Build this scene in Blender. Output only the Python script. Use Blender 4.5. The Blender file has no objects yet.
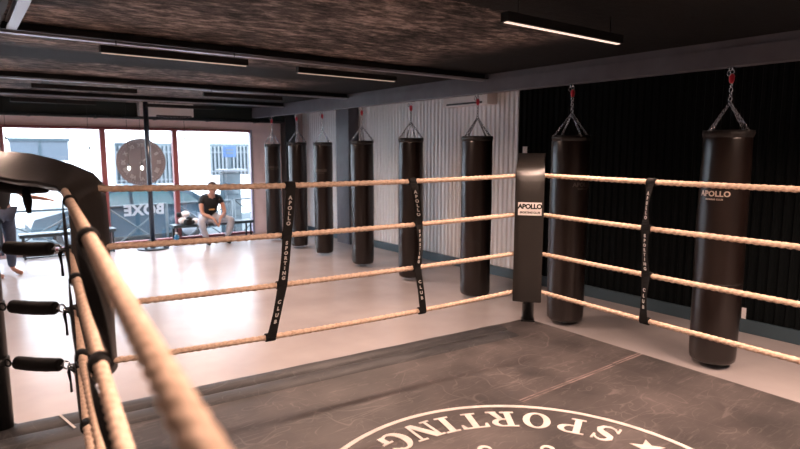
import bpy, bmesh, math, random
from math import sin, cos, pi, radians, sqrt, atan2
from mathutils import Vector, Matrix
random.seed(7)
S = bpy.context.scene
COL = S.collection

# ------------------------------------------------------------------ camera, world, lights, exposure
cam_d = bpy.data.cameras.new('camera')
cam = bpy.data.objects.new('camera', cam_d); COL.objects.link(cam)
cam.location = (0, 0, 1.8)
AZ = radians(52.6)                       # the room's x axis lies this far right of the view
cam.rotation_euler = (radians(90 - 7.33), 0, radians(52.6 - 90))
cam_d.sensor_width = 36; cam_d.lens = 36 * 577 / 800
cam_d.clip_start = 0.02; cam_d.clip_end = 200
cam_d.dof.use_dof = True; cam_d.dof.focus_distance = 4.0; cam_d.dof.aperture_fstop = 2.3
S.camera = cam

W = bpy.data.worlds.new('world'); S.world = W; W.use_nodes = True
bg = W.node_tree.nodes['Background']
bg.inputs[0].default_value = (0.74, 0.87, 1.0, 1); bg.inputs[1].default_value = 10.5

S.view_settings.view_transform = 'Standard'; S.view_settings.look = 'None'
S.view_settings.exposure = 0.62; S.view_settings.gamma = 1.0
S.view_settings.use_curve_mapping = False
S.cycles.use_denoising = True
S.cycles.max_bounces = 8; S.cycles.diffuse_bounces = 4; S.cycles.glossy_bounces = 3
S.cycles.transparent_max_bounces = 12; S.cycles.sample_clamp_indirect = 6
S.cycles.caustics_reflective = False; S.cycles.caustics_refractive = False

def area(name, loc, size, size_y, power, color, rot=(0, 0, 0), portal=False, spread=None):
    l = bpy.data.lights.new(name, 'AREA'); l.shape = 'RECTANGLE'; l.size = size; l.size_y = size_y
    l.energy = power; l.color = color
    if spread: l.spread = spread
    o = bpy.data.objects.new(name, l); COL.objects.link(o); o.location = loc; o.rotation_euler = rot
    if portal: l.cycles.is_portal = True
    return o
area('sky_portal', (1.85, 11.75, 1.15), 6.5, 2.4, 1, (1, 1, 1), (radians(-90), 0, 0), portal=True)
WARM = (1.0, 0.67, 0.52)
UNSEEN_W = 62
# the strip lamps in view (x, y); their diffusers glow dimly
STRIPS = [(3.02, 2.27), (1.45, 4.75), (3.1, 4.87), (1.3, 7.85), (3.2, 7.7), (1.25, 10.2), (3.1, 10.1)]
POWER = [18, 9, 34, 8, 30, 12, 28]
for (x, y), k in zip(STRIPS, POWER):                       # louvred: they throw their light downwards
    area('strip_light', (x, y, 2.495), 1.12, .03, k, WARM, spread=radians(125 if y < 4 else 158))
# unseen lights: lamps inferred over the ring, others added to brighten hall and pad
for (x, y, k) in [(1.2, 1.1, .7), (2.0, .4, .5), (-1.2, 1.0, .3), (.4, -1.2, .4), (-1.5, 3.6, .25), (-1.6, 5.8, .15), (-1.3, 7.8, .2), (4.2, .3, 1.15), (-.42, 5.0, .6)]:
    area('unseen_light', (x, y, 2.62), 1.2, .12, UNSEEN_W * k, WARM, spread=radians(150))

# ------------------------------------------------------------------ material helpers
def nd(nt, t, **kw):
    n = nt.nodes.new(t)
    for k, v in kw.items(): setattr(n, k, v)
    return n
def mat(name, color, rough=.6, metal=0, spec=.5, noise=None, bump=None, emis=None, alpha=None):
    """noise=(scale, amount, (sx,sy,sz)); bump=(scale, strength, (sx,sy,sz))"""
    m = bpy.data.materials.new(name); m.use_nodes = True; nt = m.node_tree
    b = nt.nodes['Principled BSDF']
    b.inputs['Base Color'].default_value = (*color, 1); b.inputs['Roughness'].default_value = rough
    b.inputs['Metallic'].default_value = metal; b.inputs['Specular IOR Level'].default_value = spec
    if emis: b.inputs['Emission Color'].default_value = (*emis[0], 1); b.inputs['Emission Strength'].default_value = emis[1]
    tc = None
    def coords(s):
        nonlocal tc
        if tc is None: tc = nd(nt, 'ShaderNodeTexCoord')
        mp = nd(nt, 'ShaderNodeMapping'); mp.inputs['Scale'].default_value = s
        nt.links.new(tc.outputs['Object'], mp.inputs[0]); return mp.outputs[0]
    if noise:
        n = nd(nt, 'ShaderNodeTexNoise'); n.inputs['Scale'].default_value = noise[0]; n.inputs['Detail'].default_value = 6
        nt.links.new(coords(noise[2] if len(noise) > 2 else (1, 1, 1)), n.inputs['Vector'])
        r = nd(nt, 'ShaderNodeMapRange'); r.inputs['From Min'].default_value = .3; r.inputs['From Max'].default_value = .7
        r.inputs['To Min'].default_value = 1 - noise[1]; r.inputs['To Max'].default_value = 1 + noise[1]
        nt.links.new(n.outputs[0], r.inputs[0])
        mx = nd(nt, 'ShaderNodeVectorMath', operation='SCALE'); mx.inputs[0].default_value = color
        nt.links.new(r.outputs[0], mx.inputs['Scale']); nt.links.new(mx.outputs[0], b.inputs['Base Color'])
    if bump:
        n = nd(nt, 'ShaderNodeTexNoise'); n.inputs['Scale'].default_value = bump[0]; n.inputs['Detail'].default_value = 5
        nt.links.new(coords(bump[2] if len(bump) > 2 else (1, 1, 1)), n.inputs['Vector'])
        bp = nd(nt, 'ShaderNodeBump'); bp.inputs['Strength'].default_value = bump[1]; bp.inputs['Distance'].default_value = .02
        nt.links.new(n.outputs[0], bp.inputs['Height']); nt.links.new(bp.outputs[0], b.inputs['Normal'])
    return m

M = {}
M['floor'] = mat('polished_concrete', (.47, .435, .44), .25, noise=(1.1, .14), bump=(2.0, .04))
M['steelbeam'] = mat('grey_painted_steel', (.10, .10, .12), .45, noise=(6, .12))
M['crossbeam'] = mat('dark_painted_steel', (.015, .017, .020), .3, noise=(8, .2, (.3, 2, 2)))
M['channel'] = mat('galvanised_channel', (.42, .42, .46), .4, .6)
M['corr'] = mat('pale_corrugated_metal', (.90, .92, .95), .5, .1)
M['corrblack'] = mat('black_corrugated_metal', (.005, .007, .008), .75, spec=.08)
M['blackwall'] = mat('black_wall_paint', (.005, .006, .0065), .7)
M['darkgreen'] = mat('dark_green_paint', (.006, .016, .016), .6)
M['cove'] = mat('blue_grey_skirting', (.05, .085, .11), .4)
M['pinkwall'] = mat('pale_pink_plaster', (.90, .73, .73), .7, noise=(5, .04))
M['sidewall'] = mat('grey_plaster', (.30, .29, .29), .8, noise=(4, .08))
M['redframe'] = mat('red_brown_frame_paint', (.26, .085, .09), .4)
M['greyframe'] = mat('grey_frame_paint', (.33, .30, .38), .4)
M['blacksteel'] = mat('black_powder_coat', (.012, .013, .015), .35)
M['bluepole'] = mat('dark_blue_steel', (.02, .03, .05), .3)
M['blackfabric'] = mat('black_webbing', (.0045, .0042, .0045), .7, spec=.25, bump=(300, .2))
M['leatherpad'] = mat('black_brown_vinyl', (.014, .012, .011), .36, spec=.9, noise=(5, .2), bump=(40, .05))
M['bagleather'] = mat('dark_brown_leather', (.0105, .006, .005), .29, spec=.55, noise=(4, .25, (1, 1, .6)), bump=(5, .12, (1, 1, .5)))
M['bagrim'] = mat('black_leather_rim', (.012, .010, .010), .55, bump=(30, .4))
M['chrome'] = mat('chromed_steel', (.72, .74, .78), .22, 1)
M['red'] = mat('red_anodised_metal', (.55, .02, .04), .35, .3)
M['white'] = mat('white_print', (.80, .76, .74), .6)
M['bagprint'] = mat('cream_print', (.62, .50, .42), .55)
M['strapprint'] = mat('grey_white_strap_print', (.50, .47, .45), .6)
M['faintprint'] = mat('faded_print', (.10, .085, .08), .6)
M['emblemprint'] = mat('worn_white_emblem_print', (.56, .52, .50), .65, noise=(14, .12))
M['plastic'] = mat('white_plastic', (.80, .76, .76), .4)
M['lampbody'] = mat('black_lamp_housing', (.004, .0045, .005), .5)
M['diffuser'] = mat('lamp_diffuser', (.9, .8, .75), .5, emis=((1, .72, .60), .75))
M['bulb'] = mat('glowing_bulb', (.9, .9, .9), .2, emis=((1, .93, .82), 5))
M['skin'] = mat('skin', (.50, .27, .20), .5)
M['hair'] = mat('brown_hair', (.06, .035, .025), .7)
M['tshirt'] = mat('black_cotton', (.012, .014, .017), .85)
M['gold'] = mat('gold_print', (.42, .26, .09), .6)
M['greytrousers'] = mat('light_grey_jersey', (.42, .45, .52), .85, noise=(12, .1))
M['jeans'] = mat('grey_blue_denim', (.06, .08, .13), .85, noise=(14, .2))
M['shoe'] = mat('black_shoe', (.01, .012, .016), .5)
M['bluevinyl'] = mat('blue_plastic', (.02, .16, .33), .35)
M['benchtop'] = mat('dark_bench_vinyl', (.03, .05, .065), .35)
M['asphalt'] = mat('street_asphalt', (.035, .045, .052), .8, noise=(4, .1))
M['facade'] = mat('white_render_facade', (.72, .68, .67), .85, noise=(3, .03))
M['shutter'] = mat('grey_roller_shutter', (.040, .050, .066), .6)
M['bars'] = mat('window_bars_white', (.085, .09, .10), .5)
M['darkglass'] = mat('dark_window_glass', (.018, .030, .038), .12)
M['carpaint'] = mat('slate_blue_car_paint', (.022, .042, .058), .25, .2)
M['carglass'] = mat('car_window_glass', (.03, .055, .06), .08)
M['tyre'] = mat('tyre_rubber', (.015, .016, .018), .8)
M['railing'] = mat('pale_railing_paint', (.035, .045, .052), .5)
M['terminal'] = mat('blue_grey_metal', (.014, .028, .038), .4)
M['signblue'] = mat('blue_sign', (.004, .035, .11), .4)
M['clockprint'] = None

def wood_rope():
    m = mat('hemp_rope', (.56, .37, .235), .8)
    nt = m.node_tree; b = nt.nodes['Principled BSDF']
    tc = nd(nt, 'ShaderNodeTexCoord'); n = nd(nt, 'ShaderNodeTexNoise'); n.inputs['Scale'].default_value = 60; n.inputs['Detail'].default_value = 4
    nt.links.new(tc.outputs['Object'], n.inputs['Vector'])
    r = nd(nt, 'ShaderNodeValToRGB'); r.color_ramp.elements[0].position = .3; r.color_ramp.elements[0].color = (.50, .345, .25, 1)
    r.color_ramp.elements[1].position = .72; r.color_ramp.elements[1].color = (.78, .595, .47, 1)
    nt.links.new(n.outputs[0], r.inputs[0]); nt.links.new(r.outputs[0], b.inputs['Base Color'])
    bp = nd(nt, 'ShaderNodeBump'); bp.inputs['Strength'].default_value = .4; bp.inputs['Distance'].default_value = .004
    nt.links.new(n.outputs[0], bp.inputs['Height']); nt.links.new(bp.outputs[0], b.inputs['Normal'])
    return m
M['rope'] = wood_rope()

def canvas_mat(name, base, scratch, amount):
    m = mat(name, base, .5); nt = m.node_tree; b = nt.nodes['Principled BSDF']
    tc = nd(nt, 'ShaderNodeTexCoord')
    last = None
    for i, (ang, sc, st, thr) in enumerate([(20, 2.2, 9, .60), (75, 3.0, 12, .61), (130, 2.6, 8, .61), (165, 4.5, 14, .62), (48, 6, 10, .63)]):
        mp = nd(nt, 'ShaderNodeMapping'); mp.inputs['Rotation'].default_value = (0, 0, radians(ang)); mp.inputs['Scale'].default_value = (1, st, 1)
        mp.inputs['Location'].default_value = (i * 3.1, i * 1.7, 0)
        nt.links.new(tc.outputs['Object'], mp.inputs[0])
        n = nd(nt, 'ShaderNodeTexNoise'); n.inputs['Scale'].default_value = sc; n.inputs['Detail'].default_value = 7; n.inputs['Distortion'].default_value = .8
        n.inputs['Roughness'].default_value = .62
        nt.links.new(mp.outputs[0], n.inputs['Vector'])
        r = nd(nt, 'ShaderNodeMapRange'); r.inputs['From Min'].default_value = thr; r.inputs['From Max'].default_value = thr + .10
        nt.links.new(n.outputs[0], r.inputs[0])
        if last is None: last = r.outputs[0]
        else:
            a = nd(nt, 'ShaderNodeMath', operation='MAXIMUM'); nt.links.new(last, a.inputs[0]); nt.links.new(r.outputs[0], a.inputs[1]); last = a.outputs[0]
    # thin curved scratches: contour lines of smooth noise, broken up by a second noise
    for i, (sc, wd, sx_) in enumerate([(1.7, .006, 1), (2.6, .007, 2.2), (3.7, .009, .5), (2.1, .005, 3), (5.2, .012, 1.4)]):
        mp = nd(nt, 'ShaderNodeMapping'); mp.inputs['Location'].default_value = (i * 5.3, 2.1 * i, i * 1.9); mp.inputs['Scale'].default_value = (1, sx_, 1); mp.inputs['Rotation'].default_value = (0, 0, i * 1.1)
        nt.links.new(tc.outputs['Object'], mp.inputs[0])
        n = nd(nt, 'ShaderNodeTexNoise'); n.inputs['Scale'].default_value = sc; n.inputs['Detail'].default_value = 1.5; nt.links.new(mp.outputs[0], n.inputs['Vector'])
        q = nd(nt, 'ShaderNodeMath', operation='SUBTRACT'); nt.links.new(n.outputs[0], q.inputs[0]); q.inputs[1].default_value = .5
        ab = nd(nt, 'ShaderNodeMath', operation='ABSOLUTE'); nt.links.new(q.outputs[0], ab.inputs[0])
        r = nd(nt, 'ShaderNodeMapRange'); r.inputs['From Min'].default_value = 0; r.inputs['From Max'].default_value = wd; r.inputs['To Min'].default_value = 1; r.inputs['To Max'].default_value = 0
        nt.links.new(ab.outputs[0], r.inputs[0])
        k = nd(nt, 'ShaderNodeTexNoise'); k.inputs['Scale'].default_value = 3.1 + i; k.inputs['Detail'].default_value = 5; nt.links.new(mp.outputs[0], k.inputs['Vector'])
        kr = nd(nt, 'ShaderNodeMapRange'); kr.inputs['From Min'].default_value = .46; kr.inputs['From Max'].default_value = .62; nt.links.new(k.outputs[0], kr.inputs[0])
        pr = nd(nt, 'ShaderNodeMath', operation='MULTIPLY'); nt.links.new(r.outputs[0], pr.inputs[0]); nt.links.new(kr.outputs[0], pr.inputs[1])
        a = nd(nt, 'ShaderNodeMath', operation='MAXIMUM'); nt.links.new(last, a.inputs[0]); nt.links.new(pr.outputs[0], a.inputs[1]); last = a.outputs[0]
    n = nd(nt, 'ShaderNodeTexNoise'); n.inputs['Scale'].default_value = 2.5; n.inputs['Detail'].default_value = 8
    nt.links.new(tc.outputs['Object'], n.inputs['Vector'])
    r = nd(nt, 'ShaderNodeMapRange'); r.inputs['From Min'].default_value = .35; r.inputs['From Max'].default_value = .7; r.inputs['To Max'].default_value = .35
    nt.links.new(n.outputs[0], r.inputs[0])
    mu = nd(nt, 'ShaderNodeMath', operation='MULTIPLY'); nt.links.new(last, mu.inputs[0]); mu.inputs[1].default_value = amount
    ad = nd(nt, 'ShaderNodeMath', operation='ADD'); nt.links.new(mu.outputs[0], ad.inputs[0]); nt.links.new(r.outputs[0], ad.inputs[1])
    mx = nd(nt, 'ShaderNodeMix', data_type='RGBA'); mx.inputs[6].default_value = (*base, 1); mx.inputs[7].default_value = (*scratch, 1)
    nt.links.new(ad.outputs[0], mx.inputs[0]); nt.links.new(mx.outputs[2], b.inputs['Base Color'])
    return m
M['canvas'] = canvas_mat('scuffed_canvas', (.034, .031, .032), (.21, .18, .175), .36)
M['canvasedge'] = canvas_mat('dark_canvas_cover', (.022, .023, .027), (.12, .118, .122), .4)

def ceiling_mat():
    """rough wood-wool boards, black at the near end; shade painted in as dark bands"""
    m = mat('wood_wool_ceiling', (.1, .08, .07), .85); nt = m.node_tree; b = nt.nodes['Principled BSDF']
    b.inputs['Roughness'].default_value = .7; b.inputs['Specular IOR Level'].default_value = .2
    tc = nd(nt, 'ShaderNodeTexCoord'); mp = nd(nt, 'ShaderNodeMapping'); mp.inputs['Scale'].default_value = (1, 2.0, 1)
    nt.links.new(tc.outputs['Object'], mp.inputs[0])
    n = nd(nt, 'ShaderNodeTexNoise'); n.inputs['Scale'].default_value = 8; n.inputs['Detail'].default_value = 10; n.inputs['Roughness'].default_value = .72
    nt.links.new(mp.outputs[0], n.inputs['Vector'])
    r = nd(nt, 'ShaderNodeValToRGB'); e = r.color_ramp.elements
    e[0].position = .38; e[0].color = (.010, .009, .009, 1); e[1].position = .70; e[1].color = (.50, .41, .37, 1)
    e2 = e.new(.52); e2.color = (.115, .095, .087, 1)
    big = nd(nt, 'ShaderNodeTexNoise'); big.inputs['Scale'].default_value = 1.6; big.inputs['Detail'].default_value = 4; nt.links.new(mp.outputs[0], big.inputs['Vector'])
    mxn = nd(nt, 'ShaderNodeMath', operation='MULTIPLY_ADD'); nt.links.new(big.outputs[0], mxn.inputs[0]); mxn.inputs[1].default_value = .45
    sb = nd(nt, 'ShaderNodeMath', operation='SUBTRACT'); nt.links.new(n.outputs[0], sb.inputs[0]); sb.inputs[1].default_value = .225
    nt.links.new(sb.outputs[0], mxn.inputs[2]); nt.links.new(mxn.outputs[0], r.inputs[0])
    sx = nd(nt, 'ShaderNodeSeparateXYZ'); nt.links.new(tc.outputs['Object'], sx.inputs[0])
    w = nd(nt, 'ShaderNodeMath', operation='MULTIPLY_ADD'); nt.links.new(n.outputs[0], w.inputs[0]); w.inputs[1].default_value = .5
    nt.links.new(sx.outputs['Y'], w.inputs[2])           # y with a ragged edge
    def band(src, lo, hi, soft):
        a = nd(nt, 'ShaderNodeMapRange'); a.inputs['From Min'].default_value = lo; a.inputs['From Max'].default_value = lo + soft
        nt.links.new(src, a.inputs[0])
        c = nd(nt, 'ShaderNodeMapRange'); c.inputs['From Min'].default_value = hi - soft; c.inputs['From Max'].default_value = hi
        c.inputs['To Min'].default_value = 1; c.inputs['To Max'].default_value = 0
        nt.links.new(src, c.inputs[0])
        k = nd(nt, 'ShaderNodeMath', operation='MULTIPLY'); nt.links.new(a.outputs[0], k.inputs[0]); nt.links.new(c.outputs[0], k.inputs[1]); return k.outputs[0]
    b1 = band(w.outputs[0], 5.90, 7.0, .25)  # soft band of shade across the boards, painted into the colour
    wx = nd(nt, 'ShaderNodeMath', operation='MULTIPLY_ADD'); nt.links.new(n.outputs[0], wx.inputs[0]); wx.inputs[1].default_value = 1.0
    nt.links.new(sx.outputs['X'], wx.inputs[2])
    b2 = band(wx.outputs[0], 4.0, 9, .5)  # lamp falloff towards the main beam, painted as darkening
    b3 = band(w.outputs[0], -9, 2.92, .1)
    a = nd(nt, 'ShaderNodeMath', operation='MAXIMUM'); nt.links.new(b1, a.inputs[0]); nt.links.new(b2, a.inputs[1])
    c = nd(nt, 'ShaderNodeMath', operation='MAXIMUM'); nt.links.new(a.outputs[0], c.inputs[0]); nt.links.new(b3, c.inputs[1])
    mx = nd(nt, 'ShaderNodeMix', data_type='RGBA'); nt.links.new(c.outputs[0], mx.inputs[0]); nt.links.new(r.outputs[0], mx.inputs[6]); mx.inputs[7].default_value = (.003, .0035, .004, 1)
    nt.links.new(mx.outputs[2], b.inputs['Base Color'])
    bp = nd(nt, 'ShaderNodeBump'); bp.inputs['Strength'].default_value = .7; bp.inputs['Distance'].default_value = .03
    nt.links.new(n.outputs[0], bp.inputs['Height']); nt.links.new(bp.outputs[0], b.inputs['Normal'])
    return m
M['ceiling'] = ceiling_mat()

def translucent(name, color):
    m = bpy.data.materials.new(name); m.use_nodes = True; nt = m.node_tree; nt.nodes.clear()
    o = nd(nt, 'ShaderNodeOutputMaterial'); t = nd(nt, 'ShaderNodeBsdfTranslucent'); t.inputs[0].default_value = (*color, 1)
    g = nd(nt, 'ShaderNodeBsdfDiffuse'); g.inputs[0].default_value = (*color, 1)
    mx = nd(nt, 'ShaderNodeMixShader'); mx.inputs[0].default_value = .5
    nt.links.new(t.outputs[0], mx.inputs[1]); nt.links.new(g.outputs[0], mx.inputs[2]); nt.links.new(mx.outputs[0], o.inputs[0])
    return m
M['glassprint'] = translucent('frosted_white_film', (.6, .62, .65))
def thin_glass(name, tint, gloss, rough=.02):
    m = bpy.data.materials.new(name); m.use_nodes = True; nt = m.node_tree; nt.nodes.clear()
    o = nd(nt, 'ShaderNodeOutputMaterial'); t = nd(nt, 'ShaderNodeBsdfTransparent'); t.inputs[0].default_value = (*tint, 1)
    g = nd(nt, 'ShaderNodeBsdfGlossy'); g.inputs['Roughness'].default_value = rough; g.inputs['Color'].default_value = (1, 1, 1, 1)
    mx = nd(nt, 'ShaderNodeMixShader'); mx.inputs[0].default_value = gloss
    nt.links.new(t.outputs[0], mx.inputs[1]); nt.links.new(g.outputs[0], mx.inputs[2]); nt.links.new(mx.outputs[0], o.inputs[0])
    return m
M['glass'] = thin_glass('window_glass', (.95, .97, .98), .05)
def film(name, color, opacity):
    m = bpy.data.materials.new(name); m.use_nodes = True; nt = m.node_tree; nt.nodes.clear()
    o = nd(nt, 'ShaderNodeOutputMaterial'); t = nd(nt, 'ShaderNodeBsdfTransparent')
    g = nd(nt, 'ShaderNodeBsdfPrincipled'); g.inputs['Base Color'].default_value = (*color, 1); g.inputs['Roughness'].default_value = .5
    mx = nd(nt, 'ShaderNodeMixShader'); mx.inputs[0].default_value = opacity
    nt.links.new(t.outputs[0], mx.inputs[1]); nt.links.new(g.outputs[0], mx.inputs[2]); nt.links.new(mx.outputs[0], o.inputs[0])
    return m
M['clockfilm'] = film('brown_translucent_film', (.24, .22, .24), .85)
M['diffuseroff'] = mat('unlit_lamp_diffuser', (.05, .045, .045), .5)
M['diffuserdim'] = mat('dim_lamp_diffuser', (.5, .4, .35), .5, emis=((1, .70, .52), .35))
M['bulbglass'] = film('clear_bulb_glass', (.9, .9, .9), .25)

# ------------------------------------------------------------------ geometry helpers
def link(name, bm, m, parent=None, smooth=False, loc=None):
    me = bpy.data.meshes.new(name)
    bmesh.ops.recalc_face_normals(bm, faces=bm.faces)
    bm.to_mesh(me); bm.free()
    if m: me.materials.append(M[m] if isinstance(m, str) else m)
    if smooth:
        for p in me.polygons: p.use_smooth = True
    o = bpy.data.objects.new(name, me); COL.objects.link(o)
    if parent: o.parent = parent
    if loc is not None: o.location = loc
    return o
def smooth_by_angle(o, ang=35):
    bm = bmesh.new(); bm.from_mesh(o.data)
    for f in bm.faces: f.smooth = True
    for e in bm.edges:
        if len(e.link_faces) == 2 and e.calc_face_angle(0) > radians(ang): e.smooth = False
    bm.to_mesh(o.data); bm.free()
def empty(name, loc, rz=0, label=None, cat=None, group=None):
    o = bpy.data.objects.new(name, None); COL.objects.link(o); o.location = loc; o.rotation_euler = (0, 0, rz); o.empty_display_size = .1
    tag(o, label, cat, group); return o
def tag(o, label=None, cat=None, group=None, kind=None):
    if label: o['label'] = label
    if cat: o['category'] = cat
    if group: o['group'] = group
    if kind: o['kind'] = kind
    return o
def struct(o): o['kind'] = 'structure'; return o
def B(bm, x0, x1, y0, y1, z0, z1, bev=0):
    t = bmesh.new(); bmesh.ops.create_cube(t, size=1)
    for v in t.verts: v.co = Vector((x0 + (v.co.x + .5) * (x1 - x0), y0 + (v.co.y + .5) * (y1 - y0), z0 + (v.co.z + .5) * (z1 - z0)))
    if bev: bmesh.ops.bevel(t, geom=t.edges[:], offset=bev, segments=2, affect='EDGES', profile=.7)
    merge(bm, t); return bm
def merge(bm, t, mtx=None):
    if mtx is not None: bmesh.ops.transform(t, matrix=mtx, verts=t.verts)
    vm = {}
    for v in t.verts: vm[v] = bm.verts.new(v.co)
    for f in t.faces:
        try: nf = bm.faces.new([vm[v] for v in f.verts]); nf.smooth = f.smooth
        except ValueError: pass
    t.free()
def basis(d):
    d = d.normalized(); up = Vector((0, 0, 1)) if abs(d.z) < .95 else Vector((1, 0, 0))
    a = d.cross(up).normalized(); b = a.cross(d).normalized(); return a, b
def tube(bm, pts, r, seg=10, cap=True, closed=False):
    pts = [Vector(p) for p in pts]; rs = r if isinstance(r, (list, tuple)) else [r] * len(pts)
    rings = []; n = len(pts); pa = None
    for i, p in enumerate(pts):
        if closed: d = pts[(i + 1) % n] - pts[i - 1]
        else: d = pts[min(i + 1, n - 1)] - pts[max(i - 1, 0)]
        d.normalize()
        if pa is None: a, b = basis(d)
        else:
            a = (pa - d * pa.dot(d)).normalized(); b = a.cross(d).normalized()
        pa = a
        rings.append([bm.verts.new(p + (a * cos(2 * pi * k / seg) + b * sin(2 * pi * k / seg)) * rs[i]) for k in range(seg)])
    m = n if closed else n - 1
    for i in range(m):
        A, C = rings[i], rings[(i + 1) % n]
        for k in range(seg):
            f = bm.faces.new((A[k], A[(k + 1) % seg], C[(k + 1) % seg], C[k])); f.smooth = True
    if cap and not closed: bm.faces.new(rings[0]); bm.faces.new(rings[-1][::-1])
    return bm
def bar(bm, p, q, r, seg=10): return tube(bm, [p, q], r, seg)
def torus(bm, c, R, r, axis=(0, 0, 1), seg=16, rs=6, stretch=1, sdir=None):
    ax = Vector(axis).normalized(); a, b = basis(ax)
    if sdir is not None:
        a = (Vector(sdir) - ax * Vector(sdir).dot(ax)).normalized(); b = ax.cross(a)
    pts = [Vector(c) + a * cos(2 * pi * k / seg) * R * stretch + b * sin(2 * pi * k / seg) * R for k in range(seg)]
    return tube(bm, pts, r, rs, closed=True)
def lathe(bm, prof, seg=32, c=(0, 0, 0), wob=None):
    rings = []
    for i, (r, z) in enumerate(prof):
        if r < 1e-5: rings.append([bm.verts.new((c[0], c[1], c[2] + z))]); continue
        ring = []
        for k in range(seg):
            a = 2 * pi * k / seg; rr = r + (wob(a, z) if wob else 0)
            ring.append(bm.verts.new((c[0] + rr * cos(a), c[1] + rr * sin(a), c[2] + z)))
        rings.append(ring)
    for A, C in zip(rings, rings[1:]):
        for k in range(seg):
            k2 = (k + 1) % seg
            if len(A) == 1: f = bm.faces.new((A[0], C[k], C[k2]))
            elif len(C) == 1: f = bm.faces.new((A[k], A[k2], C[0]))
            else: f = bm.faces.new((A[k], A[k2], C[k2], C[k]))
            f.smooth = True
    return bm
def chain(bm, p, q, link_len=.034, wire=.0035, width=.011):
    p, q = Vector(p), Vector(q); d = q - p; n = max(2, int(d.length / (link_len * .72))); dn = d.normalized(); a, b = basis(dn)
    for i in range(n):
        c = p + d * (i + .5) / n
        torus(bm, c, width, wire, a if i % 2 else b, 10, 5, stretch=link_len / 2 / width, sdir=dn)
def plate(bm, poly, z0, z1):
    a = [bm.verts.new((x, y, z0)) for x, y in poly]; b = [bm.verts.new((x, y, z1)) for x, y in poly]
    bm.faces.new(a[::-1]); bm.faces.new(b)
    n = len(poly)
    for i in range(n): bm.faces.new((a[i], a[(i + 1) % n], b[(i + 1) % n], b[i]))
    return bm
def text_bm(s, size, extrude=.002, mirror=False, spacing=1.0, bold=0):
    c = bpy.data.curves.new('t', 'FONT'); c.body = s; c.size = size; c.extrude = extrude; c.align_x = 'CENTER'; c.align_y = 'CENTER'; c.space_character = spacing; c.offset = bold; c.resolution_u = 3
    o = bpy.data.objects.new('t', c); COL.objects.link(o)
    dg = bpy.context.evaluated_depsgraph_get(); me = bpy.data.meshes.new_from_object(o.evaluated_get(dg))
    bm = bmesh.new(); bm.from_mesh(me)
    bpy.data.objects.remove(o); bpy.data.curves.remove(c); bpy.data.meshes.remove(me)
    if mirror:
        for v in bm.verts: v.co.x *= -1
    return bm
def place(bm, origin, xd, yd):
    xd = Vector(xd).normalized(); yd = Vector(yd).normalized(); zd = xd.cross(yd).normalized()
    m = Matrix((xd, yd, zd)).transposed().to_4x4(); m.translation = Vector(origin)
    bmesh.ops.transform(bm, matrix=m, verts=bm.verts); return bm
def copy_tree(o, parent=None):
    c = o.copy(); COL.objects.link(c); c.parent = parent
    for ch in [k for k in bpy.data.objects if k.parent == o]: copy_tree(ch, c)
    return c

# ------------------------------------------------------------------ the setting: hall shell
WX, WY = 6.15, 11.6            # corrugated wall, window wall
LX, NY, CZ = -3.0, -3.0, 2.66
bm = bmesh.new(); B(bm, LX - .2, WX + .3, NY - .2, WY + .15, -.12, 0); struct(link('floor', bm, 'floor'))
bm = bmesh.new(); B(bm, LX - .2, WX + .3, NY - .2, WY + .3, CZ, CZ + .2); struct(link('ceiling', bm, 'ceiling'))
bm = bmesh.new(); B(bm, LX - .2, LX, NY, WY, 0, CZ); struct(link('wall_left', bm, 'sidewall'))
bm = bmesh.new(); B(bm, LX - .2, WX + .3, NY - .2, NY, 0, CZ); struct(link('wall_near', bm, 'sidewall'))

def corrugated(name, y0, y1, m):
    bm = bmesh.new(); p = .088; n = int(round((y1 - y0) / p)); d = .026; st = []
    for i in range(n):
        y = y0 + i * p
        st += [(0, y), (0, y + p * .36), (-d, y + p * .52), (-d, y + p * .84)]
    st.append((0, y1))
    lo = [bm.verts.new((WX + a, y, 0)) for a, y in st]; hi = [bm.verts.new((WX + a, y, CZ)) for a, y in st]
    lob = [bm.verts.new((WX + .1, y, 0)) for y in (y0, y1)]; hib = [bm.verts.new((WX + .1, y, CZ)) for y in (y0, y1)]
    for i in range(len(st) - 1): bm.faces.new((lo[i], lo[i + 1], hi[i + 1], hi[i]))
    bm.faces.new((lob[0], lob[1], hib[1], hib[0])); bm.faces.new((lo[0], hi[0], hib[0], lob[0])); bm.faces.new((lo[-1], lob[1], hib[1], hi[-1]))
    return struct(link(name, bm, m))
SPLIT = 5.32
corrugated('wall_right', SPLIT, WY, 'corr')
corrugated('wall_right', NY, SPLIT, 'corrblack')
bm = bmesh.new(); B(bm, WX - .055, WX - .027, .5, WY, 0, .135, .004); struct(link('baseboard_right', bm, 'cove'))
# piers standing against the corrugated wall
bm = bmesh.new(); B(bm, WX - .26, WX - .03, 9.3, 9.75, 0, CZ); struct(link('wall_pier', bm, 'steelbeam'))
bm = bmesh.new(); B(bm, 5.62, 5.86, WY - .24, WY, 0, CZ); struct(link('corner_column', bm, 'blacksteel'))

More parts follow.
